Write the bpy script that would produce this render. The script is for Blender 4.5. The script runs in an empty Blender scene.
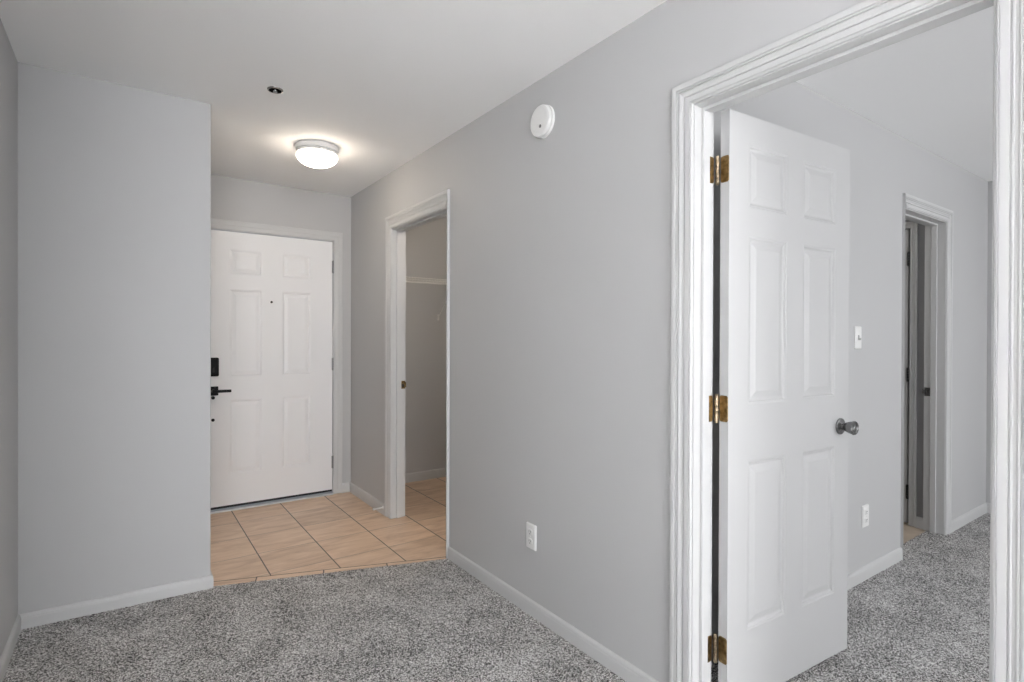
import bpy, bmesh, math, random
from mathutils import Vector, Matrix, Euler

sc = bpy.context.scene
COL = sc.collection
PI = math.pi

# ------------------------------------------------------------------ camera
cam_d = bpy.data.cameras.new('camera')
cam = bpy.data.objects.new('camera', cam_d)
COL.objects.link(cam)
F_PX = 550.15
YAW, PITCH, ROLL = 0.61229, 0.004117, 0.003196
cam_d.sensor_fit = 'HORIZONTAL'
cam_d.sensor_width = 36.0
cam_d.lens = F_PX / 1024.0 * 36.0
cam_d.clip_start = 0.02
fw = Vector((math.sin(YAW) * math.cos(PITCH), math.cos(YAW) * math.cos(PITCH), -math.sin(PITCH)))
r0 = Vector((math.cos(YAW), -math.sin(YAW), 0))
u0 = r0.cross(fw)
rt = r0 * math.cos(ROLL) + u0 * math.sin(ROLL)
up = -r0 * math.sin(ROLL) + u0 * math.cos(ROLL)
m = Matrix.Identity(4)
for i in range(3):
    m[i][0] = rt[i]; m[i][1] = up[i]; m[i][2] = -fw[i]
m[2][3] = 1.27
cam.matrix_world = m
sc.camera = cam

# ------------------------------------------------------------------ world, exposure, daylight, added fill lights
sc.view_settings.view_transform = 'Standard'
sc.view_settings.look = 'None'
sc.view_settings.gamma = 1.0
sc.view_settings.use_curve_mapping = False
sc.view_settings.exposure = 0.41

world = bpy.data.worlds.new('overcast_sky')
sc.world = world
world.use_nodes = True
bg = world.node_tree.nodes['Background']
bg.inputs[0].default_value = (0.86, 0.93, 1.0, 1)
bg.inputs[1].default_value = 1.0


def area_light(name, loc, direction, sx, sy, power, color=(1, 1, 1), spread=PI):
    d = bpy.data.lights.new(name, 'AREA')
    d.shape = 'RECTANGLE'
    d.size, d.size_y = sx, sy
    d.energy = power
    d.color = color
    d.spread = spread
    o = bpy.data.objects.new(name, d)
    COL.objects.link(o)
    o.location = loc
    o.rotation_euler = Vector(direction).to_track_quat('-Z', 'Z').to_euler()
    return o


DAY = (0.985, 0.99, 1.0)
area_light('window_daylight', (-0.8, -5.42, 1.45), (0, 1, 0.35), 2.9, 1.7, 178, DAY)
area_light('window_daylight', (3.4, -3.42, 1.4), (0, 1, 0.3), 2.2, 1.5, 77, DAY)
sun_d = bpy.data.lights.new('sun', 'SUN')  # added, unseen; its floor patch bounces fill light up to the ceiling
sun_d.energy = 106
sun_d.angle = 0.02
sun_d.color = (0.97, 0.985, 1.0)
sun = bpy.data.objects.new('sun', sun_d)
COL.objects.link(sun)
sun.rotation_euler = Vector((1.0, 0.0, -0.64)).to_track_quat('-Z', 'Z').to_euler()

clo_fill_d = bpy.data.lights.new('closet_fill', 'POINT')  # added fill light to brighten the closet, no fixture here
clo_fill_d.energy = 6.0
clo_fill_d.shadow_soft_size = 0.05
clo_fill_d.color = (1.0, 0.86, 0.70)
clo_fill = bpy.data.objects.new('closet_fill', clo_fill_d)
COL.objects.link(clo_fill)
clo_fill.location = (2.15, 3.3, 2.33)

bath_d = bpy.data.lights.new('bathroom_fill', 'POINT')  # added fill light to brighten the bathroom, no fixture here
bath_d.energy = 5.0
bath_d.shadow_soft_size = 0.08
bath_d.color = (1.0, 0.95, 0.88)
bath = bpy.data.objects.new('bathroom_fill', bath_d)
COL.objects.link(bath)
bath.location = (3.45, 2.5, 2.2)

# ------------------------------------------------------------------ materials


def mat(name, color, rough=0.5, metal=0.0, spec=0.5, bump=None, var=None):
    """principled; bump=(scale, strength, distance); var=(scale, amount) slight tone variation"""
    mm = bpy.data.materials.new(name)
    mm.use_nodes = True
    nt = mm.node_tree
    b = nt.nodes['Principled BSDF']
    b.inputs['Base Color'].default_value = (*color, 1)
    b.inputs['Roughness'].default_value = rough
    b.inputs['Metallic'].default_value = metal
    b.inputs['Specular IOR Level'].default_value = spec
    tc = None
    if bump or var:
        tc = nt.nodes.new('ShaderNodeTexCoord')
    if bump:
        n = nt.nodes.new('ShaderNodeTexNoise')
        n.inputs['Scale'].default_value = bump[0]
        n.inputs['Detail'].default_value = 3
        nt.links.new(tc.outputs['Object'], n.inputs['Vector'])
        bp = nt.nodes.new('ShaderNodeBump')
        bp.inputs['Strength'].default_value = bump[1]
        bp.inputs['Distance'].default_value = bump[2]
        nt.links.new(n.outputs['Fac'], bp.inputs['Height'])
        nt.links.new(bp.outputs[0], b.inputs['Normal'])
    if var:
        n = nt.nodes.new('ShaderNodeTexNoise')
        n.inputs['Scale'].default_value = var[0]
        nt.links.new(tc.outputs['Object'], n.inputs['Vector'])
        rp = nt.nodes.new('ShaderNodeValToRGB')
        rp.color_ramp.elements[0].color = (*[c * (1 - var[1]) for c in color], 1)
        rp.color_ramp.elements[1].color = (*[min(1, c * (1 + var[1])) for c in color], 1)
        rp.color_ramp.elements[0].position = 0.3
        rp.color_ramp.elements[1].position = 0.7
        nt.links.new(n.outputs['Fac'], rp.inputs[0])
        nt.links.new(rp.outputs[0], b.inputs['Base Color'])
    return mm


M_WALL = mat('grey_wall_paint', (0.515, 0.515, 0.519), 0.55, spec=0.3, bump=(260, 0.05, 0.001))
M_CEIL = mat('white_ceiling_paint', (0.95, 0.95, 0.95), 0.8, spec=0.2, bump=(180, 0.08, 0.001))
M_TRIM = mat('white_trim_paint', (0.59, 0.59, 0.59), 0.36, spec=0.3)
M_ENTRYDOOR = mat('lit_white_door_paint', (0.86, 0.86, 0.87), 0.42, spec=0.4, bump=(90, 0.02, 0.001))  # brighter copy of the door white, missing entry light put into the colour
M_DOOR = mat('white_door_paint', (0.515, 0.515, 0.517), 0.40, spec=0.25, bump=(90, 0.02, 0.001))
M_BRASS = mat('aged_brass', (0.27, 0.185, 0.085), 0.36, 1.0, var=(60, 0.45))
M_PINW = mat('worn_pin_metal', (0.42, 0.34, 0.24), 0.38, 1.0, var=(90, 0.6))
M_NICKEL = mat('satin_nickel', (0.24, 0.24, 0.24), 0.24, 1.0)
M_DARKMETAL = mat('dark_hinge_metal', (0.035, 0.035, 0.035), 0.4, 0.6)
M_GREYMETAL = mat('grey_hinge_metal', (0.30, 0.30, 0.30), 0.4, 0.9)
M_BLACK = mat('matte_black', (0.005, 0.005, 0.006), 0.5, spec=0.2)
M_VOID = mat('recess_black', (0.004, 0.004, 0.004), 0.95, spec=0.0)
M_RUBBER = mat('black_rubber', (0.012, 0.012, 0.014), 0.6)
M_ALU = mat('pale_threshold_metal', (0.62, 0.62, 0.64), 0.45, 0.3)
M_PLASTIC = mat('white_plastic', (0.80, 0.80, 0.79), 0.35)
M_SLOT = mat('dark_slot', (0.05, 0.05, 0.05), 0.6)
M_CHROME = mat('dull_chrome', (0.33, 0.33, 0.33), 0.25, 1.0)
M_WIRE = mat('white_coated_wire', (0.72, 0.72, 0.70), 0.4)
M_SHADEWALL = mat('shade_darkened_wall_paint', (0.28, 0.28, 0.285), 0.55, spec=0.3, bump=(260, 0.05, 0.001))  # wall grey darkened, the shade inside the bathroom painted into it
M_VINYL = mat('tan_vinyl', (0.52, 0.43, 0.34), 0.5, var=(12, 0.08))


def carpet_mat():
    mm = bpy.data.materials.new('grey_frieze_carpet')
    mm.use_nodes = True
    nt = mm.node_tree
    b = nt.nodes['Principled BSDF']
    b.inputs['Roughness'].default_value = 1.0
    b.inputs['Specular IOR Level'].default_value = 0.05
    tc = nt.nodes.new('ShaderNodeTexCoord')
    n1 = nt.nodes.new('ShaderNodeTexNoise')
    n1.inputs['Scale'].default_value = 205
    n1.inputs['Detail'].default_value = 4
    n1.inputs['Roughness'].default_value = 0.72
    v1 = nt.nodes.new('ShaderNodeTexVoronoi')
    v1.inputs['Scale'].default_value = 270
    n2 = nt.nodes.new('ShaderNodeTexNoise')
    n2.inputs['Scale'].default_value = 5.5
    n2.inputs['Detail'].default_value = 3
    for n in (n1, v1, n2):
        nt.links.new(tc.outputs['Object'], n.inputs['Vector'])
    sep = nt.nodes.new('ShaderNodeSeparateColor')
    nt.links.new(v1.outputs['Color'], sep.inputs[0])

    def math_(op, a, bb):
        x = nt.nodes.new('ShaderNodeMath')
        x.operation = op
        for i, s in enumerate((a, bb)):
            if isinstance(s, (int, float)):
                x.inputs[i].default_value = s
            else:
                nt.links.new(s, x.inputs[i])
        return x.outputs[0]
    a = math_('MULTIPLY', n1.outputs['Fac'], 0.62)
    c = math_('MULTIPLY', sep.outputs[0], 0.38)
    s = math_('ADD', a, c)
    t = math_('MULTIPLY', math_('SUBTRACT', n2.outputs['Fac'], 0.5), 0.20)
    s2 = math_('ADD', s, t)
    rp = nt.nodes.new('ShaderNodeValToRGB')
    e = rp.color_ramp.elements
    e[0].position = 0.36; e[0].color = (0.045, 0.042, 0.041, 1)
    e[1].position = 0.645; e[1].color = (0.95, 0.94, 0.93, 1)
    x = e.new(0.44); x.color = (0.245, 0.237, 0.233, 1)
    x = e.new(0.54); x.color = (0.56, 0.545, 0.537, 1)
    nt.links.new(s2, rp.inputs[0])
    nt.links.new(rp.outputs[0], b.inputs['Base Color'])
    bp = nt.nodes.new('ShaderNodeBump')
    bp.inputs['Strength'].default_value = 0.9
    bp.inputs['Distance'].default_value = 0.006
    nt.links.new(s, bp.inputs['Height'])
    nt.links.new(bp.outputs[0], b.inputs['Normal'])
    return mm


M_CARPET = carpet_mat()

TX0, TY0, TS = 0.638, 4.19, 0.3375          # tile grid origin and pitch


def tile_mat(name, rotz=0.0, origin=(TX0, TY0), cross=True):
    mm = bpy.data.materials.new(name)
    mm.use_nodes = True
    nt = mm.node_tree
    b = nt.nodes['Principled BSDF']
    b.inputs['Roughness'].default_value = 0.33
    b.inputs['Specular IOR Level'].default_value = 0.45
    tc = nt.nodes.new('ShaderNodeTexCoord')

    def node(t, **kw):
        n = nt.nodes.new(t)
        for k, v in kw.items():
            setattr(n, k, v)
        return n

    def math_(op, a, bb=0.0):
        x = node('ShaderNodeMath', operation=op)
        for i, s in enumerate((a, bb)):
            if isinstance(s, (int, float)):
                x.inputs[i].default_value = s
            else:
                nt.links.new(s, x.inputs[i])
        return x.outputs[0]
    mp = node('ShaderNodeMapping', vector_type='TEXTURE')
    mp.inputs['Location'].default_value = (origin[0], origin[1], 0)
    mp.inputs['Rotation'].default_value = (0, 0, rotz)
    nt.links.new(tc.outputs['Object'], mp.inputs['Vector'])
    sx = node('ShaderNodeSeparateXYZ')
    nt.links.new(mp.outputs[0], sx.inputs[0])
    ux = math_('DIVIDE', sx.outputs[0], TS)
    uy = math_('DIVIDE', sx.outputs[1], TS)

    def line(u, half):                      # 1 on the grout line
        fr = math_('FRACT', math_('ADD', u, 0.5))
        d = math_('ABSOLUTE', math_('SUBTRACT', fr, 0.5))
        return math_('LESS_THAN', d, half / TS)
    gx = line(ux, 0.0030)
    gy = line(uy, 0.0026)
    # per tile tone
    cell = node('ShaderNodeCombineXYZ')
    nt.links.new(math_('FLOOR', ux), cell.inputs[0])
    nt.links.new(math_('FLOOR', uy), cell.inputs[1])
    wn = node('ShaderNodeTexWhiteNoise', noise_dimensions='3D')
    nt.links.new(cell.outputs[0], wn.inputs['Vector'])
    # veins stretched along X
    mv = node('ShaderNodeMapping')
    mv.inputs['Scale'].default_value = (3.0, 13.0, 1)
    mv.inputs['Rotation'].default_value = (0, 0, 0.25)
    va = node('ShaderNodeVectorMath', operation='ADD')
    vs = node('ShaderNodeVectorMath', operation='SCALE')
    vs.inputs['Scale'].default_value = 3.0
    nt.links.new(wn.outputs['Color'], vs.inputs[0])
    nt.links.new(mp.outputs[0], va.inputs[0])
    nt.links.new(vs.outputs[0], va.inputs[1])
    nt.links.new(va.outputs[0], mv.inputs['Vector'])
    nz = node('ShaderNodeTexNoise')
    nz.inputs['Scale'].default_value = 1.3
    nz.inputs['Detail'].default_value = 7
    nz.inputs['Roughness'].default_value = 0.62
    nz.inputs['Distortion'].default_value = 0.8
    nt.links.new(mv.outputs[0], nz.inputs['Vector'])
    rp = node('ShaderNodeValToRGB')
    e = rp.color_ramp.elements
    e[0].position = 0.28; e[0].color = (0.60, 0.40, 0.265, 1)
    e[1].position = 0.72; e[1].color = (0.90, 0.69, 0.52, 1)
    x = e.new(0.5); x.color = (0.78, 0.565, 0.40, 1)
    nt.links.new(nz.outputs['Fac'], rp.inputs[0])
    hv = node('ShaderNodeHueSaturation')
    nt.links.new(rp.outputs[0], hv.inputs['Color'])
    nt.links.new(math_('ADD', math_('MULTIPLY', wn.outputs['Value'], 0.10), 0.95), hv.inputs['Value'])
    m1 = node('ShaderNodeMix', data_type='RGBA')
    nt.links.new(gx, m1.inputs[0])
    nt.links.new(hv.outputs[0], m1.inputs[6])
    m1.inputs[7].default_value = (0.05, 0.032, 0.02, 1)
    out = m1.outputs[2]
    if cross:
        m2 = node('ShaderNodeMix', data_type='RGBA')
        nt.links.new(gy, m2.inputs[0])
        nt.links.new(out, m2.inputs[6])
        m2.inputs[7].default_value = (0.36, 0.25, 0.17, 1)
        out = m2.outputs[2]
    nt.links.new(out, b.inputs['Base Color'])
    h = math_('SUBTRACT', 1.0, math_('MAXIMUM', gx, gy) if cross else gx)
    bp = node('ShaderNodeBump')
    bp.inputs['Strength'].default_value = 0.4
    bp.inputs['Distance'].default_value = 0.002
    nt.links.new(h, bp.inputs['Height'])
    nt.links.new(bp.outputs[0], b.inputs['Normal'])
    return mm


M_TILE = tile_mat('tan_stone_tile')
EDGE_A, EDGE_B = Vector((0.362, 3.174)), Vector((1.532, 2.802))     # carpet edge across the hall mouth
EDGE_ANG = math.atan2(EDGE_B.y - EDGE_A.y, EDGE_B.x - EDGE_A.x)
M_STRIP = tile_mat('tan_stone_strip', EDGE_ANG, (0.562, 3.14), cross=False)
M_GROUT = mat('brown_grout', (0.07, 0.045, 0.03), 0.9)


def glow_mat():
    mm = bpy.data.materials.new('lit_opal_glass')
    mm.use_nodes = True
    b = mm.node_tree.nodes['Principled BSDF']
    b.inputs['Base Color'].default_value = (0.9, 0.88, 0.84, 1)
    b.inputs['Roughness'].default_value = 0.25
    b.inputs['Emission Color'].default_value = (1.0, 0.87, 0.72, 1)
    b.inputs['Emission Strength'].default_value = 19.0
    return mm


M_GLOW = glow_mat()

# ------------------------------------------------------------------ mesh helpers


def new_obj(name, bm, material, parent=None, smooth=False, bevel=0.0, bevel_seg=2, recalc=True, angle=0.6):
    if recalc:
        bmesh.ops.recalc_face_normals(bm, faces=bm.faces)
    me = bpy.data.meshes.new(name)
    bm.to_mesh(me)
    bm.free()
    o = bpy.data.objects.new(name, me)
    COL.objects.link(o)
    for mm in (material if isinstance(material, (list, tuple)) else [material]):
        me.materials.append(mm)
    if smooth:
        for p in me.polygons:
            p.use_smooth = True
        me.set_sharp_from_angle(angle=angle)
    if bevel:
        md = o.modifiers.new('bevel', 'BEVEL')
        md.width = bevel
        md.segments = bevel_seg
        md.limit_method = 'ANGLE'
        md.angle_limit = math.radians(40)
    if parent:
        o.parent = parent
    return o


def tag(o, label=None, cat=None, group=None, kind=None):
    if label: o['label'] = label
    if cat: o['category'] = cat
    if group: o['group'] = group
    if kind: o['kind'] = kind
    return o


def empty(name, loc, rz=0.0):
    o = bpy.data.objects.new(name, None)
    COL.objects.link(o)
    o.location = loc
    o.rotation_euler = (0, 0, rz)
    o.empty_display_size = 0.05
    return o


def box(bm, x0, x1, y0, y1, z0, z1):
    vs = [bm.verts.new(p) for p in ((x0, y0, z0), (x1, y0, z0), (x1, y1, z0), (x0, y1, z0),
                                    (x0, y0, z1), (x1, y0, z1), (x1, y1, z1), (x0, y1, z1))]
    for f in ((0, 3, 2, 1), (4, 5, 6, 7), (0, 1, 5, 4), (1, 2, 6, 5), (2, 3, 7, 6), (3, 0, 4, 7)):
        bm.faces.new([vs[i] for i in f])


def prism(bm, pts, z0, z1):
    lo = [bm.verts.new((p[0], p[1], z0)) for p in pts]
    hi = [bm.verts.new((p[0], p[1], z1)) for p in pts]
    n = len(pts)
    bm.faces.new(lo[::-1])
    bm.faces.new(hi)
    for i in range(n):
        bm.faces.new((lo[i], lo[(i + 1) % n], hi[(i + 1) % n], hi[i]))


def lathe(bm, prof, segs=40, M=None, flute=None, caps=True):
    """prof [(r, z)...] round +Z; M maps to place; flute(r_index, angle)->radius factor"""
    rings = []
    for i, (r, z) in enumerate(prof):
        if r < 1e-6:
            rings.append([bm.verts.new((0, 0, z))])
        else:
            ring = []
            for k in range(segs):
                a = 2 * PI * k / segs
                rr = r * (flute(i, a) if flute else 1)
                ring.append(bm.verts.new((rr * math.cos(a), rr * math.sin(a), z)))
            rings.append(ring)
    for A, B in zip(rings, rings[1:]):
        if len(A) == 1 and len(B) == 1:
            continue
        for k in range(segs):
            k2 = (k + 1) % segs
            if len(A) == 1:
                bm.faces.new((A[0], B[k], B[k2]))
            elif len(B) == 1:
                bm.faces.new((A[k], A[k2], B[0]))
            else:
                bm.faces.new((A[k], A[k2], B[k2], B[k]))
    for R in (rings[0], rings[-1]):
        if caps and len(R) > 2:
            bm.faces.new(R)
    if M is not None:
        vs = [v for R in rings for v in R]
        bmesh.ops.transform(bm, matrix=M, verts=vs)


def rod(bm, p, q, r, segs=8):
    p, q = Vector(p), Vector(q)
    d = q - p
    M = Matrix.Translation(p) @ d.to_track_quat('Z', 'Y').to_matrix().to_4x4()
    lathe(bm, [(r, 0), (r, d.length)], segs, M)


def rounded_rect(w, h, r, n=5):
    pts = []
    for cx, cy, a0 in ((w / 2 - r, h / 2 - r, 0), (-w / 2 + r, h / 2 - r, PI / 2), (-w / 2 + r, -h / 2 + r, PI), (w / 2 - r, -h / 2 + r, 1.5 * PI)):
        for k in range(n + 1):
            a = a0 + PI / 2 * k / n
            pts.append((cx + r * math.cos(a), cy + r * math.sin(a)))
    return pts


def plate(bm, w, h, t, r, M, dome=0.0):
    """rounded plate in local XY, thickness along +Z, small bevelled rim, placed by M"""
    a = rounded_rect(w, h, r)
    b = rounded_rect(w - 2 * t * 0.6, h - 2 * t * 0.6, max(r - t * 0.6, 0.0005))
    R = []
    for pts, z in ((a, 0), (a, t * 0.45), (b, t)):
        R.append([bm.verts.new(M @ Vector((x, y, z))) for x, y in pts])
    n = len(a)
    bm.faces.new(R[0][::-1])
    bm.faces.new(R[2])
    for A, B in zip(R, R[1:]):
        for i in range(n):
            bm.faces.new((A[i], A[(i + 1) % n], B[(i + 1) % n], B[i]))


def frame_M(origin, ex, ez):
    """matrix whose local X=ex, local Z=ez (out of the surface), local Y = ez x ex"""
    ex, ez = Vector(ex).normalized(), Vector(ez).normalized()
    ey = ez.cross(ex)
    M = Matrix.Identity(4)
    for i in range(3):
        M[i][0] = ex[i]; M[i][1] = ey[i]; M[i][2] = ez[i]; M[i][3] = origin[i]
    return M


def structure(o, label=None, cat=None):
    o['kind'] = 'structure'
    if label: o['label'] = label
    if cat: o['category'] = cat
    return o


# ------------------------------------------------------------------ dimensions
XR0, XR1 = 1.532, 1.634           # wall between hall and bedroom (its two faces)
YB = 4.51                         # outside wall with the front door
HC = 2.445
Y20, Y21 = 1.31, 1.425            # bedroom wall in front of the bathroom
XL = -0.383                       # left wall of the alcove
XB = 5.21                         # bedroom side wall
BATH_X = 4.402
BIG = (0.376, 1.139, 2.040)       # bedroom doorway: Y from, Y to, head height
CLO = (2.846, 3.648, 2.033)       # closet doorway
BAT = (3.716, 4.368, 2.034)       # bathroom doorway: X from, X to
FRO = (0.448, 1.385, 2.060)       # front doorway
WT = 2.52


def wall(name, axis, a0, a1, l0, l1, openings=(), z1=WT, label=None, paint=None):
    """axis 'x': wall plane spans a0..a1 in X and runs along Y from l0 to l1 (axis 'y' the other way)"""
    bm = bmesh.new()
    cuts = sorted({l0, l1, *[o[0] for o in openings], *[o[1] for o in openings]})

    def add(p0, p1, zz0, zz1):
        if axis == 'x':
            box(bm, a0, a1, p0, p1, zz0, zz1)
        else:
            box(bm, p0, p1, a0, a1, zz0, zz1)
    for p0, p1 in zip(cuts, cuts[1:]):
        op = [o for o in openings if o[0] <= p0 + 1e-6 and o[1] >= p1 - 1e-6]
        if op:
            o = op[0]
            if o[2] > 0.0:
                add(p0, p1, -0.02, o[2])
            add(p0, p1, o[3], z1)
        else:
            add(p0, p1, -0.02, z1)
    bmesh.ops.remove_doubles(bm, verts=bm.verts, dist=1e-5)
    # drop the inner faces shared by neighbouring blocks
    seen = {}
    for f in list(bm.faces):
        k = frozenset(v.index for v in f.verts) if False else tuple(round(c, 4) for c in f.calc_center_median())
        seen.setdefault(k, []).append(f)
    kill = [f for fs in seen.values() if len(fs) > 1 for f in fs]
    bmesh.ops.delete(bm, geom=kill, context='FACES')
    o = new_obj(name, bm, paint or M_WALL)
    return structure(o, label, 'wall')


JT = 0.014                        # jamb board thickness (set into the opening cut)
wall('wall_right', 'x', XR0, XR1, -5.5, YB,
     [(BIG[0] - JT, BIG[1] + JT, 0, BIG[2] + JT), (CLO[0] - JT, CLO[1] + JT, 0, CLO[2] + JT)],
     label='long grey wall with the closet doorway and the bedroom doorway')
wall('wall_entry', 'y', YB, YB + 0.13, 0.0, 2.9, [(FRO[0] - JT, FRO[1] + JT, 0, FRO[2] + JT)],
     label='grey end wall around the white front door')
bm = bmesh.new()
prism(bm, [(XL - 0.02, 3.185), (0.354, 3.163), (0.354, YB + 0.02), (XL - 0.02, YB + 0.02)], -0.02, WT)
structure(new_obj('wall_partition', bm, M_WALL, bevel=0.004), 'grey wall left of the tiled entry, ending in an outside corner', 'wall')
wall('wall_left', 'x', XL - 0.12, XL, 1.10, 3.30, label='shaded grey wall along the left edge of the photo')
wall('wall_living', 'y', 0.98, 1.10, -3.6, XL, label='grey wall turning away behind the left wall')
wall('wall_living_side', 'x', -3.72, -3.6, -5.62, 1.10, [(-2.3, 0.0, 0.1, 2.2)], label='far side wall of the living room')  # opening added to let the fill sun reach the floor
wall('wall_bedroom', 'y', Y20, Y21, XR1, XB + 0.1, [(BAT[0] - JT, BAT[1] + JT, 0, BAT[2] + JT)],
     label='grey bedroom wall with the switch and the bathroom doorway')
wall('wall_bedroom_side', 'x', XB, XB + 0.1, -3.5, Y20, label='narrow sliver of bedroom side wall at the far corner')
wall('wall_living_windows', 'y', -5.62, -5.5, -3.6, XR1, [(-2.3, 0.8, 0.3, 2.3)], label='window wall of the living room behind the camera')
wall('wall_bedroom_windows', 'y', -3.62, -3.5, XR1, XB + 0.1, [(2.3, 4.5, 0.65, 2.15)], label='window wall of the bedroom')
BDY = (1.528, 2.138)              # closed linen door in the bathroom side wall
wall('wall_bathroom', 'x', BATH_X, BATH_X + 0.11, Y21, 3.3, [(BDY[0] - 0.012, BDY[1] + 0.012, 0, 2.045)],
     label='bathroom wall around the linen door, shade painted into its grey', paint=M_SHADEWALL)
wall('wall_linen', 'x', 4.95, 5.05, Y21, 2.5, label='back of the linen closet')
wall('wall_linen_side', 'y', 2.4, 2.5, BATH_X + 0.11, 4.95, label='side of the linen closet')
wall('wall_bathroom_back', 'y', 3.2, 3.3, 2.95, BATH_X, label='back wall of the bathroom')
wall('wall_bathroom_side', 'x', 2.87, 2.97, Y21, 3.3, label='side wall of the bathroom')
wall('wall_closet', 'x', 2.55, 2.65, 2.5, YB, label='far side wall of the entry closet')
wall('wall_closet_near', 'y', 2.4, 2.5, XR1, 2.65, label='near end wall of the entry closet')

# ceilings
bm = bmesh.new()
box(bm, -3.7, 1.58, -5.6, YB + 0.1, HC, HC + 0.08)
for v in bm.verts:                       # the old ceiling is a touch higher on the left
    v.co.z += 0.0098 * (1.53 - v.co.x) - 0.003
structure(new_obj('ceiling', bm, M_CEIL), 'white ceiling over the carpeted room and the entry', 'ceiling')
bm = bmesh.new()
box(bm, 1.58, XB + 0.1, -3.6, YB + 0.1, HC - 0.003, HC + 0.08)
structure(new_obj('ceiling_bedroom', bm, M_CEIL), 'white ceiling seen through the bedroom doorway', 'ceiling')

# ------------------------------------------------------------------ floors
rnd = random.Random(4)


def jag(p, q, step=0.006, amp=0.0035):
    p, q = Vector(p), Vector(q)
    n = int((q - p).length / step)
    d = (q - p).normalized()
    nrm = Vector((-d.y, d.x))
    out = []
    for i in range(1, n):
        out.append(p + (q - p) * (i / n) + nrm * rnd.uniform(-amp, amp * 1.5))
    return [tuple(v) for v in out]


bm = bmesh.new()
pts = [(-3.6, -5.5), (1.58, -5.5), (1.58, -3.5), (XB + 0.05, -3.5), (XB + 0.05, Y20 + 0.02), (BAT[1], Y20 + 0.02)]
pts += [(BAT[1], 1.405)] + jag((BAT[1], 1.405), (BAT[0], 1.392)) + [(BAT[0], 1.392)]
pts += [(BAT[0], Y20 + 0.02), (1.575, Y20 + 0.02), (1.575, EDGE_B.y - 0.014)]
pts += jag((1.56, EDGE_B.y - 0.009), tuple(EDGE_A + (EDGE_A - EDGE_B) * 0.01))
pts += [tuple(EDGE_A + (EDGE_A - EDGE_B) * 0.01), (0.34, 3.22), (-3.6, 3.22)]
prism(bm, pts, -0.03, 0.0)
structure(new_obj('floor', bm, M_CARPET), 'speckled grey-brown carpet through the room and the bedroom', 'carpet')

dE = (EDGE_B - EDGE_A).normalized()
nE = Vector((-dE.y, dE.x))
bm = bmesh.new()
SA, SB = Vector((0.362, 3.246)), Vector((1.532, 2.842))      # line where the narrow border strip meets the full tiles
g = 0.0025


def poly(pts, mi, z=-0.004):
    f = bm.faces.new([bm.verts.new((p[0], p[1], z)) for p in pts])
    f.material_index = mi
    if f.normal.z < 0:
        f.normal_flip()


def ext(A, B, x):
    t = (x - A.x) / (B.x - A.x)
    return A + (B - A) * t


for mi, (o0, o1) in enumerate(((g, None), (-0.20, -g), (-g, g))):
    lo = [ext(SA, SB, 0.30) + nE * o0, ext(SA, SB, 1.60) + nE * o0]
    if o1 is None:
        P = [lo[0], lo[1], Vector((1.60, 2.40)), Vector((2.80, 2.40)), Vector((2.80, YB + 0.02)), Vector((0.30, YB + 0.02))]
    else:
        P = [lo[0], lo[1], ext(SA, SB, 1.60) + nE * o1, ext(SA, SB, 0.30) + nE * o1]
    poly(P, mi)
for f in bm.faces:
    f.normal_update()
    if f.normal.z < 0:
        f.normal_flip()
structure(new_obj('floor_tile', bm, [M_TILE, M_STRIP, M_GROUT], recalc=False), 'tan stone-look tile floor of the entry and closet', 'tile floor')
bm = bmesh.new()
box(bm, 2.95, 5.0, Y20 + 0.05, 3.2, -0.05, -0.004)
structure(new_obj('floor_bathroom', bm, M_VINYL), 'small wedge of tan vinyl beyond the bathroom threshold', 'vinyl floor')

# ------------------------------------------------------------------ trim
# profile points (w from the opening outward, t off the wall)
COLONIAL = [(0, 0), (0, .0070), (.002, .0100), (.0055, .0112), (.0065, .0085), (.0085, .0085), (.0095, .0115), (.0265, .0120), (.0278, .0070), (.0308, .0070), (.0322, .0120),
            (.036, .0112), (.042, .0125), (.046, .0150), (.0500, .0155), (.0512, .0105), (.0545, .0105), (.0558, .0160), (.0595, .0158),
            (.0605, .0130), (.0625, .0130), (.0640, .0170), (.0700, .0180), (.080, .0180), (.083, .0165), (.084, .0145), (.084, 0)]


def scale_prof(prof, w, t=None):
    w0 = max(p[0] for p in prof); t0 = max(p[1] for p in prof)
    return [(p[0] * w / w0, p[1] * (t or t0) / t0) for p in prof]


def sweep_casing(parent, T, a0, a1, top, prof, prof_near=None, z0=0.0, legs=(True, True)):
    """T(a, z, n) -> world; three mitred pieces"""
    def piece(name, s0, s1, p0, p1):
        bm = bmesh.new()
        A = [bm.verts.new(T(*s0(w, t))) for w, t in p0]
        B = [bm.verts.new(T(*s1(w, t))) for w, t in p1]
        n = len(A)
        for i in range(n):
            bm.faces.new((A[i], A[(i + 1) % n], B[(i + 1) % n], B[i]))
        bm.faces.new(A[::-1]); bm.faces.new(B)
        new_obj(name, bm, M_TRIM, parent)
    pn = prof_near or prof
    R = 0.004                                    # reveal
    if legs[0]:
        piece('side_casing', lambda w, t: (a0 - R - w, z0, t), lambda w, t: (a0 - R - w, top + R + w * max(p[0] for p in prof) / max(p[0] for p in pn), t), pn, pn)
    if legs[1]:
        piece('side_casing', lambda w, t: (a1 + R + w, z0, t), lambda w, t: (a1 + R + w, top + R + w, t), prof, prof)
    k = [(w0[0], w1) for w0, w1 in zip(pn, prof)]
    bm = bmesh.new()
    A = [bm.verts.new(T(a0 - R - q[0], top + R + p[0], p[1])) for p, q in zip(prof, pn)]
    B = [bm.verts.new(T(a1 + R + p[0], top + R + p[0], p[1])) for p in prof]
    n = len(A)
    for i in range(n):
        bm.faces.new((A[i], A[(i + 1) % n], B[(i + 1) % n], B[i]))
    bm.faces.new(A[::-1]); bm.faces.new(B)
    new_obj('head_casing', bm, M_TRIM, parent)


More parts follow.
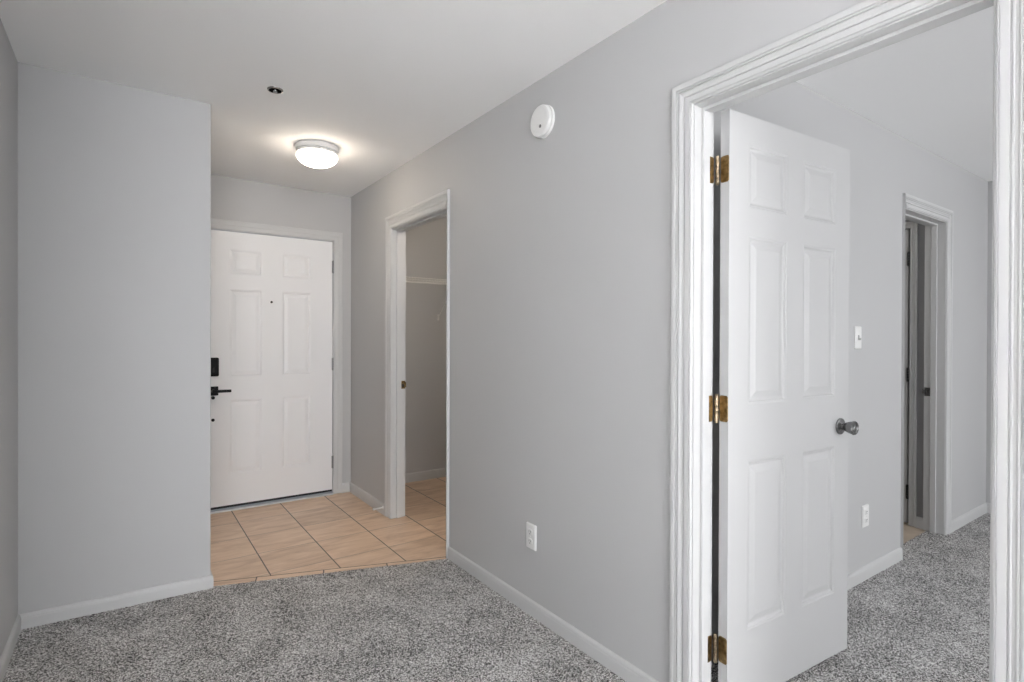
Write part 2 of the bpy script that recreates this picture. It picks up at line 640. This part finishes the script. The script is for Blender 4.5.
def jamb_set(name, T, a0, a1, top, depth, stop, label, z0=0.0):
    """jamb boards lining the opening; n runs from 0 (near face) to -depth; stop=(n0, n1)"""
    def tbox(bm, A0, A1, Z0, Z1, N0, N1):
        P = [T(a, z, n) for z in (Z0, Z1) for a, n in ((A0, N0), (A1, N0), (A1, N1), (A0, N1))]
        vs = [bm.verts.new(p) for p in P]
        for f in ((0, 3, 2, 1), (4, 5, 6, 7), (0, 1, 5, 4), (1, 2, 6, 5), (2, 3, 7, 6), (3, 0, 4, 7)):
            bm.faces.new([vs[i] for i in f])
    bm = bmesh.new()
    tbox(bm, a0 - JT, a0, z0, top + JT, 0.0005, -depth - 0.0005)
    tbox(bm, a1, a1 + JT, z0, top + JT, 0.0005, -depth - 0.0005)
    tbox(bm, a0, a1, top, top + JT, 0.0005, -depth - 0.0005)
    root = structure(new_obj(name, bm, M_TRIM), label, 'door frame')
    if stop:
        bm = bmesh.new()
        tbox(bm, a0, a0 + 0.011, z0, top, -stop[0], -stop[1])
        tbox(bm, a1 - 0.011, a1, z0, top, -stop[0], -stop[1])
        tbox(bm, a0 + 0.011, a1 - 0.011, top - 0.011, top, -stop[0], -stop[1])
        new_obj('door_stop_moulding', bm, M_TRIM, root, bevel=0.002)
    return root


T_right = lambda a, z, n: Vector((XR0 - n, a, z))
T_bed = lambda a, z, n: Vector((a, Y20 - n, z))
T_entry = lambda a, z, n: Vector((a, YB - n, z))
T_bath = lambda a, z, n: Vector((BATH_X - n, a, z))
T_rightback = lambda a, z, n: Vector((XR1 + n, a, z))
WALLT = XR1 - XR0

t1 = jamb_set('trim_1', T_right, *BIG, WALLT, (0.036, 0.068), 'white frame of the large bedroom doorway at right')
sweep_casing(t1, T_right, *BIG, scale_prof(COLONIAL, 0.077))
t2 = jamb_set('trim_2', T_right, *CLO, WALLT, (0.032, 0.066), 'white frame of the narrow closet doorway beside the entry')
CAS2 = scale_prof(COLONIAL, 0.094, 0.0155)
NEAR2 = scale_prof([(p[0], p[1]) for p in COLONIAL], 0.036, 0.0185)
NEAR2 = [(w, min(t, 0.002 + w * 0.5) if 0 < w < 0.0355 else (0.002 if (w == 0 and t > 0) else t)) for w, t in NEAR2]
sweep_casing(t2, T_right, *CLO, CAS2, NEAR2)
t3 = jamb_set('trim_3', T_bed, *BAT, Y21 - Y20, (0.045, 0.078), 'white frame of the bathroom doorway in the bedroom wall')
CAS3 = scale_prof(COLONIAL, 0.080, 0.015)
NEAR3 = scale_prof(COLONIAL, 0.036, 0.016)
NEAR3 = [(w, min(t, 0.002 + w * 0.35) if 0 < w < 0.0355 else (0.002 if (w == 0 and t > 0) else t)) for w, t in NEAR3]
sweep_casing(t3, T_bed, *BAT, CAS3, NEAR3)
t4 = jamb_set('trim_4', T_entry, *FRO, 0.13, None, 'white frame around the front door')
FLAT = [(0, 0), (0, .008), (.003, .010), (.012, .011), (.030, .012), (.034, .015), (.050, .016), (.062, .017), (.067, .015), (.069, .012), (.069, 0)]
sweep_casing(t4, T_entry, *FRO, FLAT)
t5 = structure(empty('trim_5', (BATH_X, BDY[0], 0)), 'white casing around the linen door inside the bathroom', 'door frame')
cc = [(w, t) for w, t in scale_prof(COLONIAL, 0.044, 0.013)]


def T_bath_local(a, z, n):
    return Vector((-n, a - BDY[0], z))


sweep_casing(t5, T_bath_local, BDY[0] - 0.004, BDY[1] + 0.004, 2.032, cc)

BASEP = [(0, 0), (.012, 0), (.012, .052), (.0105, .058), (.0115, .062), (.009, .070), (.004, .0745), (0, .076)]


def baseboard(name, p, q, out, label, h=0.066, z0=0.0, ends=(0, 0)):
    """from p to q along a wall, 'out' is the direction into the room"""
    p, q, out = Vector((*p, 0)), Vector((*q, 0)), Vector((*out, 0)).normalized()
    bm = bmesh.new()
    s = h / 0.076
    d = (q - p).normalized()
    A = [bm.verts.new(p + d * (t * ends[0]) + out * t + Vector((0, 0, z0 + z * s))) for t, z in BASEP]
    B = [bm.verts.new(q + d * (t * ends[1]) + out * t + Vector((0, 0, z0 + z * s))) for t, z in BASEP]
    n = len(A)
    for i in range(n):
        bm.faces.new((A[i], A[(i + 1) % n], B[(i + 1) % n], B[i]))
    bm.faces.new(A[::-1]); bm.faces.new(B)
    return structure(new_obj(name, bm, M_TRIM), label, 'baseboard')


CW = 0.088
baseboard('baseboard_right', (XR0, BIG[1] + CW), (XR0, CLO[0] - 0.042), (-1, 0), 'white baseboard along the grey wall below the outlet', 0.068)
baseboard('baseboard_right_near', (XR0, -5.4), (XR0, BIG[0] - CW), (-1, 0), 'white baseboard past the bedroom doorway')
baseboard('baseboard_entry_right', (XR0, CLO[1] + CW), (XR0, YB), (-1, 0), 'short white baseboard between the closet and the front door', 0.078, -0.004)
baseboard('baseboard_entry', (FRO[1] + 0.073, YB), (XR0 - 0.012, YB), (0, -1), 'tiny white baseboard beside the front door frame', 0.078, -0.004)
pA, pB = Vector((XL, 3.1845)), Vector((0.354, 3.163))
dP = (pB - pA).normalized()
baseboard('baseboard_partition', tuple(pA), tuple(pB), (dP.y, -dP.x), 'white baseboard under the grey wall left of the entry', 0.064, 0, (0, 1))
baseboard('baseboard_partition_end', tuple(pB), (0.354, YB), (1, 0), 'white baseboard around the corner on the entry side', 0.064, 0, (-1, 0))
baseboard('baseboard_left', (XL, 1.10), (XL, 3.183), (1, 0), 'white baseboard at the bottom left edge of the photo', 0.066)
baseboard('baseboard_bedroom', (1.66, Y20), (BAT[0] - 0.041, Y20), (0, -1), 'white baseboard between the open door and the bathroom', 0.070)
baseboard('baseboard_bedroom_far', (BAT[1] + 0.084, Y20), (XB, Y20), (0, -1), 'white baseboard right of the bathroom doorway', 0.070)
baseboard('baseboard_bedroom_side', (XB, -3.4), (XB, Y20), (-1, 0), 'white baseboard in the far bedroom corner', 0.070)
baseboard('baseboard_closet', (XR1, YB), (2.55, YB), (0, -1), 'white baseboard inside the closet', 0.080, -0.004)
baseboard('baseboard_bathroom', (BATH_X, Y21 + 0.002), (BATH_X, BDY[0] - 0.052), (-1, 0), 'short white baseboard just inside the bathroom', 0.075, -0.004)

# ------------------------------------------------------------------ six panel doors


def six_panel(name, W, H, TH, xs, zs, material, label, cat='door'):
    """leaf in local coords: X 0..W, Y 0 (front face) .. TH, Z 0..H; xs=[(l,r),(l,r)], zs=[(b,t)*3]; panels are child meshes"""
    bm = bmesh.new()
    gx = sorted([0, W] + [v for p in xs for v in p])
    gz = sorted([0, H] + [v for p in zs for v in p])
    inpan = lambda x, z: any(a < x < b for a, b in xs) and any(a < z < b for a, b in zs)
    for y in (0, TH):
        V = {}
        for x in gx:
            for z in gz:
                V[x, z] = bm.verts.new((x, y, z))
        for xa, xb in zip(gx, gx[1:]):
            for za, zb in zip(gz, gz[1:]):
                if inpan((xa + xb) / 2, (za + zb) / 2):
                    continue
                bm.faces.new((V[xa, za], V[xb, za], V[xb, zb], V[xa, zb]))
    bm.verts.ensure_lookup_table()
    # edges of the leaf
    c = [(0, 0), (W, 0), (W, H), (0, H)]
    for (xa, za), (xb, zb) in zip(c, c[1:] + c[:1]):
        bm.faces.new([bm.verts.new(p) for p in ((xa, 0, za), (xb, 0, zb), (xb, TH, zb), (xa, TH, za))])
    # sticking (moulded rim) down into each panel, both faces
    RIM = [(0, 0), (.003, .0015), (.008, .0022), (.012, .006), (.017, .0075)]
    for (xl, xr) in xs:
        for (zb, zt) in zs:
            for y0, s in ((0, 1), (TH, -1)):
                prev = None
                for ins, dep in RIM:
                    ring = [bm.verts.new((x, y0 + s * dep, z)) for x, z in ((xl + ins, zb + ins), (xr - ins, zb + ins), (xr - ins, zt - ins), (xl + ins, zt - ins))]
                    if prev:
                        for i in range(4):
                            bm.faces.new((prev[i], prev[(i + 1) % 4], ring[(i + 1) % 4], ring[i]))
                    prev = ring
    bmesh.ops.remove_doubles(bm, verts=bm.verts, dist=1e-5)
    leaf = new_obj(name, bm, material)
    structure(leaf, label, cat)
    ins0, dep0 = RIM[-1]
    PAN = [(ins0, dep0), (ins0 + .004, dep0), (ins0 + .026, .0022), (ins0 + .028, .0018)]
    for (zb, zt) in zs:
        for (xl, xr) in xs:
            bm = bmesh.new()
            for y0, s in ((0, 1), (TH, -1)):
                prev = None
                for ins, dep in PAN:
                    ring = [bm.verts.new((x, y0 + s * dep, z)) for x, z in ((xl + ins, zb + ins), (xr - ins, zb + ins), (xr - ins, zt - ins), (xl + ins, zt - ins))]
                    if prev:
                        for i in range(4):
                            bm.faces.new((prev[i], prev[(i + 1) % 4], ring[(i + 1) % 4], ring[i]))
                    prev = ring
                bm.faces.new(prev)
            new_obj('panel', bm, material, leaf)
    return leaf


# open bedroom door
OD_ANG = math.radians(-3.5)
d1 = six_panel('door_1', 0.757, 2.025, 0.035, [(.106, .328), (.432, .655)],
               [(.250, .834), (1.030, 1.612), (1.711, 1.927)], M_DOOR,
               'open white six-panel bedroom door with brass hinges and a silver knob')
d1.location = (1.650, 1.089, 0.015)
d1.rotation_euler = (0, 0, OD_ANG)


def tilt_knob(parent, x, y, z, sgn):
    """satin knob on a round rosette; axis along sgn*Y of the door"""
    M = frame_M((x, y, z), (1, 0, 0), (0, sgn, 0))
    bm = bmesh.new()
    lathe(bm, [(0, 0), (.0325, 0), (.0325, .003), (.031, .006), (.026, .0085), (.018, .0095), (.0135, .012), (.0135, .016), (0, .016)], 48, M)
    ros = new_obj('rosette', bm, M_NICKEL, parent, smooth=True)
    bm = bmesh.new()
    fl = lambda i, a: 1.0 + (0.05 * math.cos(14 * a) if 2 <= i <= 5 else 0)
    lathe(bm, [(.0130, .014), (.0135, .020), (.0175, .025), (.0215, .036), (.0245, .048), (.0268, .0535), (.0270, .0565), (.0255, .0590),
               (.0215, .0592), (.0195, .0555), (.0150, .0550), (0, .0550)], 96, M, fl)
    kn = new_obj('knob', bm, M_NICKEL, parent, smooth=True)
    bm = bmesh.new()
    lathe(bm, [(0, .0545), (.010, .0548), (.010, .0580), (.008, .0590), (0, .0590)], 24, M)
    new_obj('knob_button', bm, M_CHROME, kn, smooth=True)


tilt_knob(d1, 0.693, 0.0, 0.909, -1)
tilt_knob(d1, 0.693, 0.035, 0.909, 1)
bm = bmesh.new()
plate(bm, .025, .056, .002, .004, frame_M((0.757, 0.0175, .909), (0, 1, 0), (1, 0, 0)))
box(bm, .757, .768, .011, .024, .900, .918)
new_obj('latch', bm, M_NICKEL, d1)


def butt_hinge(door, zc, jamb_pt):
    """brass butt hinge: one leaf on the door edge, one on the jamb, knuckle barrel between"""
    Rm = Matrix.Rotation(OD_ANG, 4, 'Z')
    inv = (Matrix.Translation(d1.location) @ Rm).inverted()
    bm = bmesh.new()                                   # leaf on the door edge (local x = 0, facing -X)
    plate(bm, .033, .089, .0025, .008, frame_M((0, 0.0175, zc), (0, 1, 0), (-1, 0, 0)))
    for dz in (-.028, 0, .028):
        lathe(bm, [(0, .002), (.0038, .002), (.003, .0034), (0, .0036)], 12, frame_M((0, .012 if dz else .022, zc + dz), (0, 1, 0), (-1, 0, 0)))
    h = new_obj('hinge', bm, M_BRASS, door, smooth=True, angle=0.5)
    jl = inv @ Vector((XR1 - 0.0165, BIG[1], zc + 0.014))
    jx = Rm.inverted() @ Vector((1, 0, 0)); jn = Rm.inverted() @ Vector((0, -1, 0))
    bm = bmesh.new()
    plate(bm, .033, .089, .0025, .008, frame_M(jl, jx, jn))
    new_obj('hinge_leaf', bm, M_BRASS, h, smooth=True, angle=0.5)
    pin = inv @ Vector((XR1 + 0.0095, BIG[1] - 0.009, zc + 0.014))
    bm = bmesh.new()
    for k in range(5):
        z0 = -.0445 + k * .0178
        lathe(bm, [(.0, z0 + .0004), (.0064, z0 + .0004), (.0072, z0 + .0014), (.0072, z0 + .0164), (.0064, z0 + .0174), (0, z0 + .0174)], 16, Matrix.Translation(pin))
    lathe(bm, [(0, .0445), (.0058, .0445), (.0062, .047), (.004, .0495), (0, .050)], 16, Matrix.Translation(pin))
    lathe(bm, [(0, -.050), (.004, -.0495), (.0062, -.047), (.0058, -.0445), (0, -.0445)], 16, Matrix.Translation(pin))
    new_obj('hinge_pin', bm, M_PINW, h, smooth=True)


for zc in (1.829, 1.021, 0.205):
    butt_hinge(d1, zc, None)

# front door
fx = 0.456
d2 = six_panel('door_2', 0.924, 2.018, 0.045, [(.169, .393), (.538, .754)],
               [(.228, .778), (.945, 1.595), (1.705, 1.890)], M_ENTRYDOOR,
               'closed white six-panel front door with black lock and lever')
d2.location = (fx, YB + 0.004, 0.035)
bm = bmesh.new()
box(bm, .002, .922, -.004, .040, -.015, .001)
new_obj('door_sweep', bm, M_RUBBER, d2)


def knuckle(parent, x, y, zc, material, r=.0062, h=.098, leafw=0.012):
    bm = bmesh.new()
    M = Matrix.Translation((x, y, zc))
    for k in range(5):
        z0 = -h / 2 + k * h / 5
        lathe(bm, [(0, z0 + .0004), (r, z0 + .0006), (r, z0 + h / 5 - .0006), (0, z0 + h / 5 - .0004)], 14, M)
    lathe(bm, [(0, h / 2), (r * .8, h / 2), (r * .6, h / 2 + .004), (0, h / 2 + .005)], 14, M)
    lathe(bm, [(0, -h / 2 - .005), (r * .6, -h / 2 - .004), (r * .8, -h / 2), (0, -h / 2)], 14, M)
    box(bm, x - leafw, x, y + r * .5, y + r * .9, zc - h / 2, zc + h / 2)
    return new_obj('hinge', bm, material, parent, smooth=True, angle=0.5)


for zc in (1.815, 1.024, 0.225):
    knuckle(d2, 0.928, -0.006, zc, M_GREYMETAL, leafw=0.009)
# keypad deadbolt, lever, peephole, plugged hole (local to the door)
M0 = lambda x, z: frame_M((x, 0, z), (1, 0, 0), (0, -1, 0))
bm = bmesh.new()
Mx = Matrix.Translation((0.064, 0, 1.023)) @ Matrix.Rotation(PI / 2, 4, 'X')
plate(bm, .072, .136, .030, .010, Mx)
lk = new_obj('deadbolt', bm, M_BLACK, d2, smooth=True, angle=0.5)
bm = bmesh.new()
plate(bm, .010, .036, .012, .004, Matrix.Translation((0.064, -.030, 1.000)) @ Matrix.Rotation(PI / 2, 4, 'X'))
new_obj('thumb_turn', bm, M_DARKMETAL, lk)
bm = bmesh.new()
plate(bm, .066, .066, .009, .003, Matrix.Translation((0.064, 0, 0.848)) @ Matrix.Rotation(PI / 2, 4, 'X'))
es = new_obj('lever_plate', bm, M_BLACK, d2)
bm = bmesh.new()
lathe(bm, [(0, .008), (.013, .008), (.013, .050), (0, .050)], 24, M0(.064, .848))
box(bm, .052, .176, -.056, -.042, .838, .858)
new_obj('lever_handle', bm, M_BLACK, es, bevel=0.002)
bm = bmesh.new()
lathe(bm, [(0, .0), (.012, 0), (.012, .020), (.009, .022), (0, .022)], 20, M0(.062, .800))
new_obj('thumb_turn', bm, M_BLACK, d2, smooth=True)
bm = bmesh.new()
lathe(bm, [(0, .0), (.0085, 0), (.0085, .003), (.006, .0035), (0, .0012)], 24, M0(.460, 1.510))
new_obj('peephole', bm, M_BLACK, d2, smooth=True)
bm = bmesh.new()
lathe(bm, [(0, .0), (.0115, 0), (.0115, .002), (.009, .003), (0, .0015)], 24, M0(.063, .637))
new_obj('hole_plug', bm, M_BLACK, d2, smooth=True)
# threshold
bm = bmesh.new()
prism(bm, [(FRO[0], YB - 0.022), (FRO[1], YB - 0.022), (FRO[1], YB + 0.12), (FRO[0], YB + 0.12)], -0.004, 0.011)
structure(new_obj('trim_6', bm, M_ALU, bevel=0.004), 'pale metal threshold under the front door', 'threshold')

# linen door in the bathroom (closed, in the side wall)
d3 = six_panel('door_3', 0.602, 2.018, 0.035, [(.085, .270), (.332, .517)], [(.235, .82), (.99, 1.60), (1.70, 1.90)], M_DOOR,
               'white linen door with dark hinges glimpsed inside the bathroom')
d3.location = (BATH_X + 0.001, BDY[1] - 0.004, 0.012)
d3.rotation_euler = (0, 0, -PI / 2)
for zc in (1.815, 1.020, 0.215):
    knuckle(d3, 0.606, -0.007, zc, M_DARKMETAL, r=.0075, h=.092, leafw=0.010)

# strike plates
bm = bmesh.new()
plate(bm, .028, .057, .0018, .003, frame_M((1.617, CLO[1], .940), (1, 0, 0), (0, -1, 0)))
box(bm, 1.628, 1.638, CLO[1] - .0022, CLO[1] + 0.006, .922, .958)
sp = new_obj('strike_plate', bm, M_BRASS, t2)
bm = bmesh.new()
plate(bm, .010, .020, .0008, .002, frame_M((1.615, CLO[1] - .0017, .936), (1, 0, 0), (0, -1, 0)))
new_obj('latch_hole', bm, M_SLOT, sp)
bm = bmesh.new()
plate(bm, .034, .057, .0018, .003, frame_M((BAT[1], 1.406, .926), (0, 1, 0), (-1, 0, 0)))
box(bm, BAT[1] - .010, BAT[1] + 0.001, 1.418, 1.432, .911, .941)
sp = new_obj('strike_plate', bm, M_NICKEL, t3)
bm = bmesh.new()
plate(bm, .014, .024, .0008, .002, frame_M((BAT[1] - .0018, 1.402, .926), (0, 1, 0), (-1, 0, 0)))
new_obj('latch_hole', bm, M_SLOT, sp)

# ------------------------------------------------------------------ fixtures
# ceiling light
lamp = tag(empty('ceiling_light', (0.966, 3.470, HC + 0.0025)), 'lit round flush ceiling light with white glass dome over the entry', 'ceiling light')
bm = bmesh.new()
lathe(bm, [(0, 0), (.124, 0), (.126, -.004), (.126, -.028), (.122, -.032), (.118, -.034), (0, -.034)], 64)
new_obj('base', bm, M_PLASTIC, lamp, smooth=True)
bm = bmesh.new()
lathe(bm, [(0, -.034), (.116, -.034), (.121, -.037), (.122, -.048), (.119, -.051), (0, -.051)], 64)
new_obj('trim_ring', bm, M_PLASTIC, lamp, smooth=True)
bm = bmesh.new()
prof = [(0, -.050), (.112, -.050), (.117, -.053)]
for k in range(0, 15):
    a = PI / 2 * k / 14
    prof.append((.120 * math.cos(a) if k else .120, -.058 - .064 * math.sin(a)))
prof[-1] = (0, prof[-1][1])
lathe(bm, prof, 64)
new_obj('glass_dome', bm, M_GLOW, lamp, smooth=True)
bm = bmesh.new()
lathe(bm, [(0, 0), (.004, 0), (.004, .008), (.0025, .010), (0, .010)], 12,
      frame_M((-.02, -.1215, -.046), (1, 0, 0), (-.16, -1, 0)))
new_obj('set_screw', bm, M_NICKEL, lamp, smooth=True)

# fire sprinkler
sp = tag(empty('fire_sprinkler', (0.582, 2.795, HC + 0.0062)), 'small recessed chrome fire sprinkler in the ceiling before the light', 'sprinkler')
bm = bmesh.new()
lathe(bm, [(.028, .0), (.036, .0), (.036, -.0015), (.034, -.0045), (.030, -.0060), (.028, -.0052), (.028, .0)], 40, caps=False)
new_obj('escutcheon', bm, M_CHROME, sp, smooth=True)
bm = bmesh.new()
lathe(bm, [(0, -.001), (.029, -.001), (.029, -.0050), (0, -.0045)], 32)
new_obj('cup', bm, M_VOID, sp)  # black disc, the dark of an open recess put into its colour
bm = bmesh.new()
lathe(bm, [(0, -.0045), (.008, -.0045), (.007, -.008), (.004, -.010), (0, -.010)], 20)
for s in (-1, 1):
    rod(bm, (s * .008, 0, -.006), (s * .003, 0, -.013), .0012)
nose = new_obj('sprinkler_frame', bm, M_CHROME, sp, smooth=True)
bm = bmesh.new()
fl = lambda i, a: 1.0 + (0.12 * (1 if math.cos(10 * a) > 0 else -1) if i in (1, 2) else 0)
lathe(bm, [(0, -.0125), (.009, -.0128), (.009, -.0138), (0, -.0138)], 60, None, fl)
new_obj('deflector', bm, M_GREYMETAL, sp)

# smoke detector on the right wall
sd = tag(empty('smoke_detector', (XR0, 1.933, 2.238)), 'round white smoke detector high on the grey wall', 'smoke detector')
Ms = frame_M((0, 0, 0), (0, 1, 0), (-1, 0, 0))
bm = bmesh.new()
lathe(bm, [(0, 0), (.072, 0), (.072, .009), (.070, .011), (0, .011)], 64, Ms)
new_obj('mounting_plate', bm, M_PLASTIC, sd, smooth=True)
bm = bmesh.new()
lathe(bm, [(0, .010), (.060, .010), (.060, .0150), (.0690, .0150), (.0700, .0180), (.0690, .026), (.066, .0305), (.058, .033), (.050, .0340), (.049, .0333),
           (.047, .0333), (.046, .0342), (.020, .0350), (0, .0352)], 64, Ms)
cv = new_obj('cover', bm, M_PLASTIC, sd, smooth=True)
bm = bmesh.new()
lathe(bm, [(0, .0340), (.0072, .0340), (.0072, .0365), (.006, .0372), (0, .0372)], 20, Ms @ Matrix.Translation((-.012, .029, 0)))
new_obj('test_button', bm, M_GREYMETAL, cv, smooth=True)


def wall_plate_outlet(name, loc, ex, ez, label, group):
    """duplex outlet; local X along the wall, local Z out of it"""
    root = tag(empty(name, loc), label, 'outlet', group)
    M = frame_M((0, 0, 0), ex, ez)
    up_ = Vector((0, 0, 1))
    flip = 1 if (M.to_3x3() @ Vector((0, 1, 0))).z > 0 else -1
    bm = bmesh.new()
    plate(bm, .072, .116, .0085, .004, M)
    new_obj('cover_plate', bm, M_PLASTIC, root)
    for s in (1, -1):
        bm = bmesh.new()
        plate(bm, .034, .028, .0025, .010, M @ Matrix.Translation((0, s * .0215 * flip, .0085)))
        rc = new_obj('receptacle', bm, M_PLASTIC, root)
        bm = bmesh.new()
        for dx, hh in ((-.0065, .009), (.0065, .007)):
            plate(bm, .0024, hh, .0006, .0005, M @ Matrix.Translation((dx, (s * .0215 + .003) * flip, .011)))
        lathe(bm, [(0, .011), (.0026, .011), (.0026, .0116), (0, .0116)], 12, M @ Matrix.Translation((0, (s * .0215 - .0075) * flip, 0)))
        new_obj('slots', bm, M_SLOT, rc)
    bm = bmesh.new()
    lathe(bm, [(0, .0085), (.0034, .0085), (.003, .0096), (0, .0100)], 14, M)
    new_obj('screw', bm, M_PLASTIC, root, smooth=True)
    return root


wall_plate_outlet('wall_outlet', (XR0, 2.018, .360), (0, 1, 0), (-1, 0, 0), 'white duplex outlet low on the grey wall above the baseboard', None)
wall_plate_outlet('wall_outlet', (3.212, Y20, .336), (1, 0, 0), (0, -1, 0), 'white duplex outlet low on the bedroom wall behind the open door', None)
# light switch
sw = tag(empty('light_switch', (3.116, Y20, 1.282)), 'white toggle light switch on the bedroom wall beside the open door', 'light switch')
M = frame_M((0, 0, 0), (1, 0, 0), (0, -1, 0))
bm = bmesh.new()
plate(bm, .072, .116, .0065, .004, M)
pl = new_obj('cover_plate', bm, M_PLASTIC, sw)
bm = bmesh.new()
plate(bm, .0115, .025, .0012, .001, M @ Matrix.Translation((0, 0, .0065)))
new_obj('toggle_slot', bm, M_GREYMETAL, sw)
bm = bmesh.new()
box(bm, -.0045, .0045, -.021, -.006, -.009, .003)
new_obj('toggle', bm, M_PLASTIC, sw, bevel=0.002).rotation_euler = (0.35, 0, 0)
for s in (-1, 1):
    bm = bmesh.new()
    lathe(bm, [(0, .0065), (.0034, .0065), (.003, .0076), (0, .008)], 14, M @ Matrix.Translation((0, s * .030, 0)))
    new_obj('screw', bm, M_PLASTIC, sw, smooth=True)

# spring door stop on the entry baseboard
ds = tag(empty('door_stop', (XR0 - 0.011, 3.775, 0.050)), 'white spring door stop sticking out of the entry baseboard', 'door stop')
bm = bmesh.new()
lathe(bm, [(0, 0), (.011, 0), (.011, .003), (.007, .006), (.005, .010), (0, .010)], 20, frame_M((0, 0, 0), (0, 1, 0), (-1, 0, 0)))
new_obj('base', bm, M_PLASTIC, ds, smooth=True)
bm = bmesh.new()
turns, n = 16, 16 * 10
prev = None
ring_n = 6
for i in range(n + 1):
    t = i / n
    a = 2 * PI * turns * t
    c = Vector((-.008 - .056 * t, .0048 * math.cos(a), .0048 * math.sin(a)))
    rad = Vector((0, math.cos(a), math.sin(a)))
    ring = [bm.verts.new(c + .0013 * (math.cos(b) * rad + math.sin(b) * Vector((1, 0, 0)))) for b in [2 * PI * k / ring_n for k in range(ring_n)]]
    if prev:
        for k in range(ring_n):
            bm.faces.new((prev[k], prev[(k + 1) % ring_n], ring[(k + 1) % ring_n], ring[k]))
    prev = ring
new_obj('spring', bm, M_PLASTIC, ds, smooth=True)
bm = bmesh.new()
lathe(bm, [(0, .062), (.0075, .062), (.0082, .066), (.0082, .074), (.006, .079), (0, .079)], 20, frame_M((0, 0, 0), (0, 1, 0), (-1, 0, 0)))
new_obj('rubber_tip', bm, M_PLASTIC, ds, smooth=True)

# wire shelf in the closet
SX0, SX1, SYF, SYB, SZ = XR1 + 0.004, 2.546, 4.215, YB - 0.004, 1.780
ws = tag(empty('wire_shelf', (SX0, SYB, SZ)), 'white wire shelf high across the back of the closet', 'shelf')
o0 = Vector((SX0, SYB, SZ))


def L_(x, y, z):
    return (x - o0.x, y - o0.y, z - o0.z)


bm = bmesh.new()
n = int((SX1 - SX0) / 0.0254)
for i in range(n + 1):
    x = SX0 + 0.004 + i * (SX1 - SX0 - 0.008) / n
    rod(bm, L_(x, SYB, SZ), L_(x, SYF, SZ), .0016, 6)
    rod(bm, L_(x, SYF, SZ + .0016), L_(x, SYF, SZ - .042), .0016, 6)
new_obj('cross_wires', bm, M_WIRE, ws, smooth=True)
for y, z, r in ((SYB, SZ - .003, .003), (SYF, SZ - .003, .003), ((SYF + SYB) / 2, SZ - .004, .003)):
    bm = bmesh.new()
    rod(bm, L_(SX0, y, z), L_(SX1, y, z), r, 10)
    new_obj('rail', bm, M_WIRE, ws, smooth=True)
bm = bmesh.new()
rod(bm, L_(SX0, SYF + .002, SZ - .042), L_(SX1, SYF + .002, SZ - .042), .0055, 12)
new_obj('front_rod', bm, M_WIRE, ws, smooth=True)
for x in (2.34,):
    bm = bmesh.new()
    rod(bm, L_(x, SYF + .01, SZ - .04), L_(x, SYB, SZ - .32), .0045, 10)
    box(bm, *[v for pr in zip(L_(x - .008, SYB - .004, SZ - .345), L_(x + .008, SYB + .003, SZ - .29)) for v in pr])
    new_obj('brace', bm, M_WIRE, ws, smooth=True)
bm = bmesh.new()
box(bm, *[v for pr in zip(L_(SX0 - .003, SYF - .012, SZ - .055), L_(SX0 + .012, SYF + .030, SZ - .028)) for v in pr])
new_obj('end_bracket', bm, M_GREYMETAL, ws, bevel=0.002)

# windows behind the camera
for i, (x0, x1, z0, z1) in enumerate(((-2.3, 0.8, 0.3, 2.3), (2.3, 4.5, 0.65, 2.15))):
    bm = bmesh.new()
    yw0, yw1 = ((-5.60, -5.54), (-3.60, -3.54))[i]
    f = 0.05
    box(bm, x0, x1, yw0, yw1, z0, z0 + f); box(bm, x0, x1, yw0, yw1, z1 - f, z1)
    box(bm, x0, x0 + f, yw0, yw1, z0, z1); box(bm, x1 - f, x1, yw0, yw1, z0, z1)
    xm = (x0 + x1) / 2
    box(bm, xm - f / 2, xm + f / 2, yw0, yw1, z0, z1)
    structure(new_obj('window_%d' % (i + 1), bm, M_TRIM), ('wide living room window behind the camera', 'bedroom window behind the camera')[i], 'window')
bm = bmesh.new()  # unseen frame for the added side opening that admits the fill sun
f = 0.05
for y0, y1, z0, z1 in ((-2.3, 0.0, 0.1, 0.1 + f), (-2.3, 0.0, 2.2 - f, 2.2), (-2.3, -2.3 + f, 0.1, 2.2), (-f, 0.0, 0.1, 2.2), (-1.15 - f / 2, -1.15 + f / 2, 0.1, 2.2)):
    box(bm, -3.70, -3.64, y0, y1, z0, z1)
structure(new_obj('window_3', bm, M_TRIM), 'unseen window added on the living room side wall to let the fill sun in', 'window')
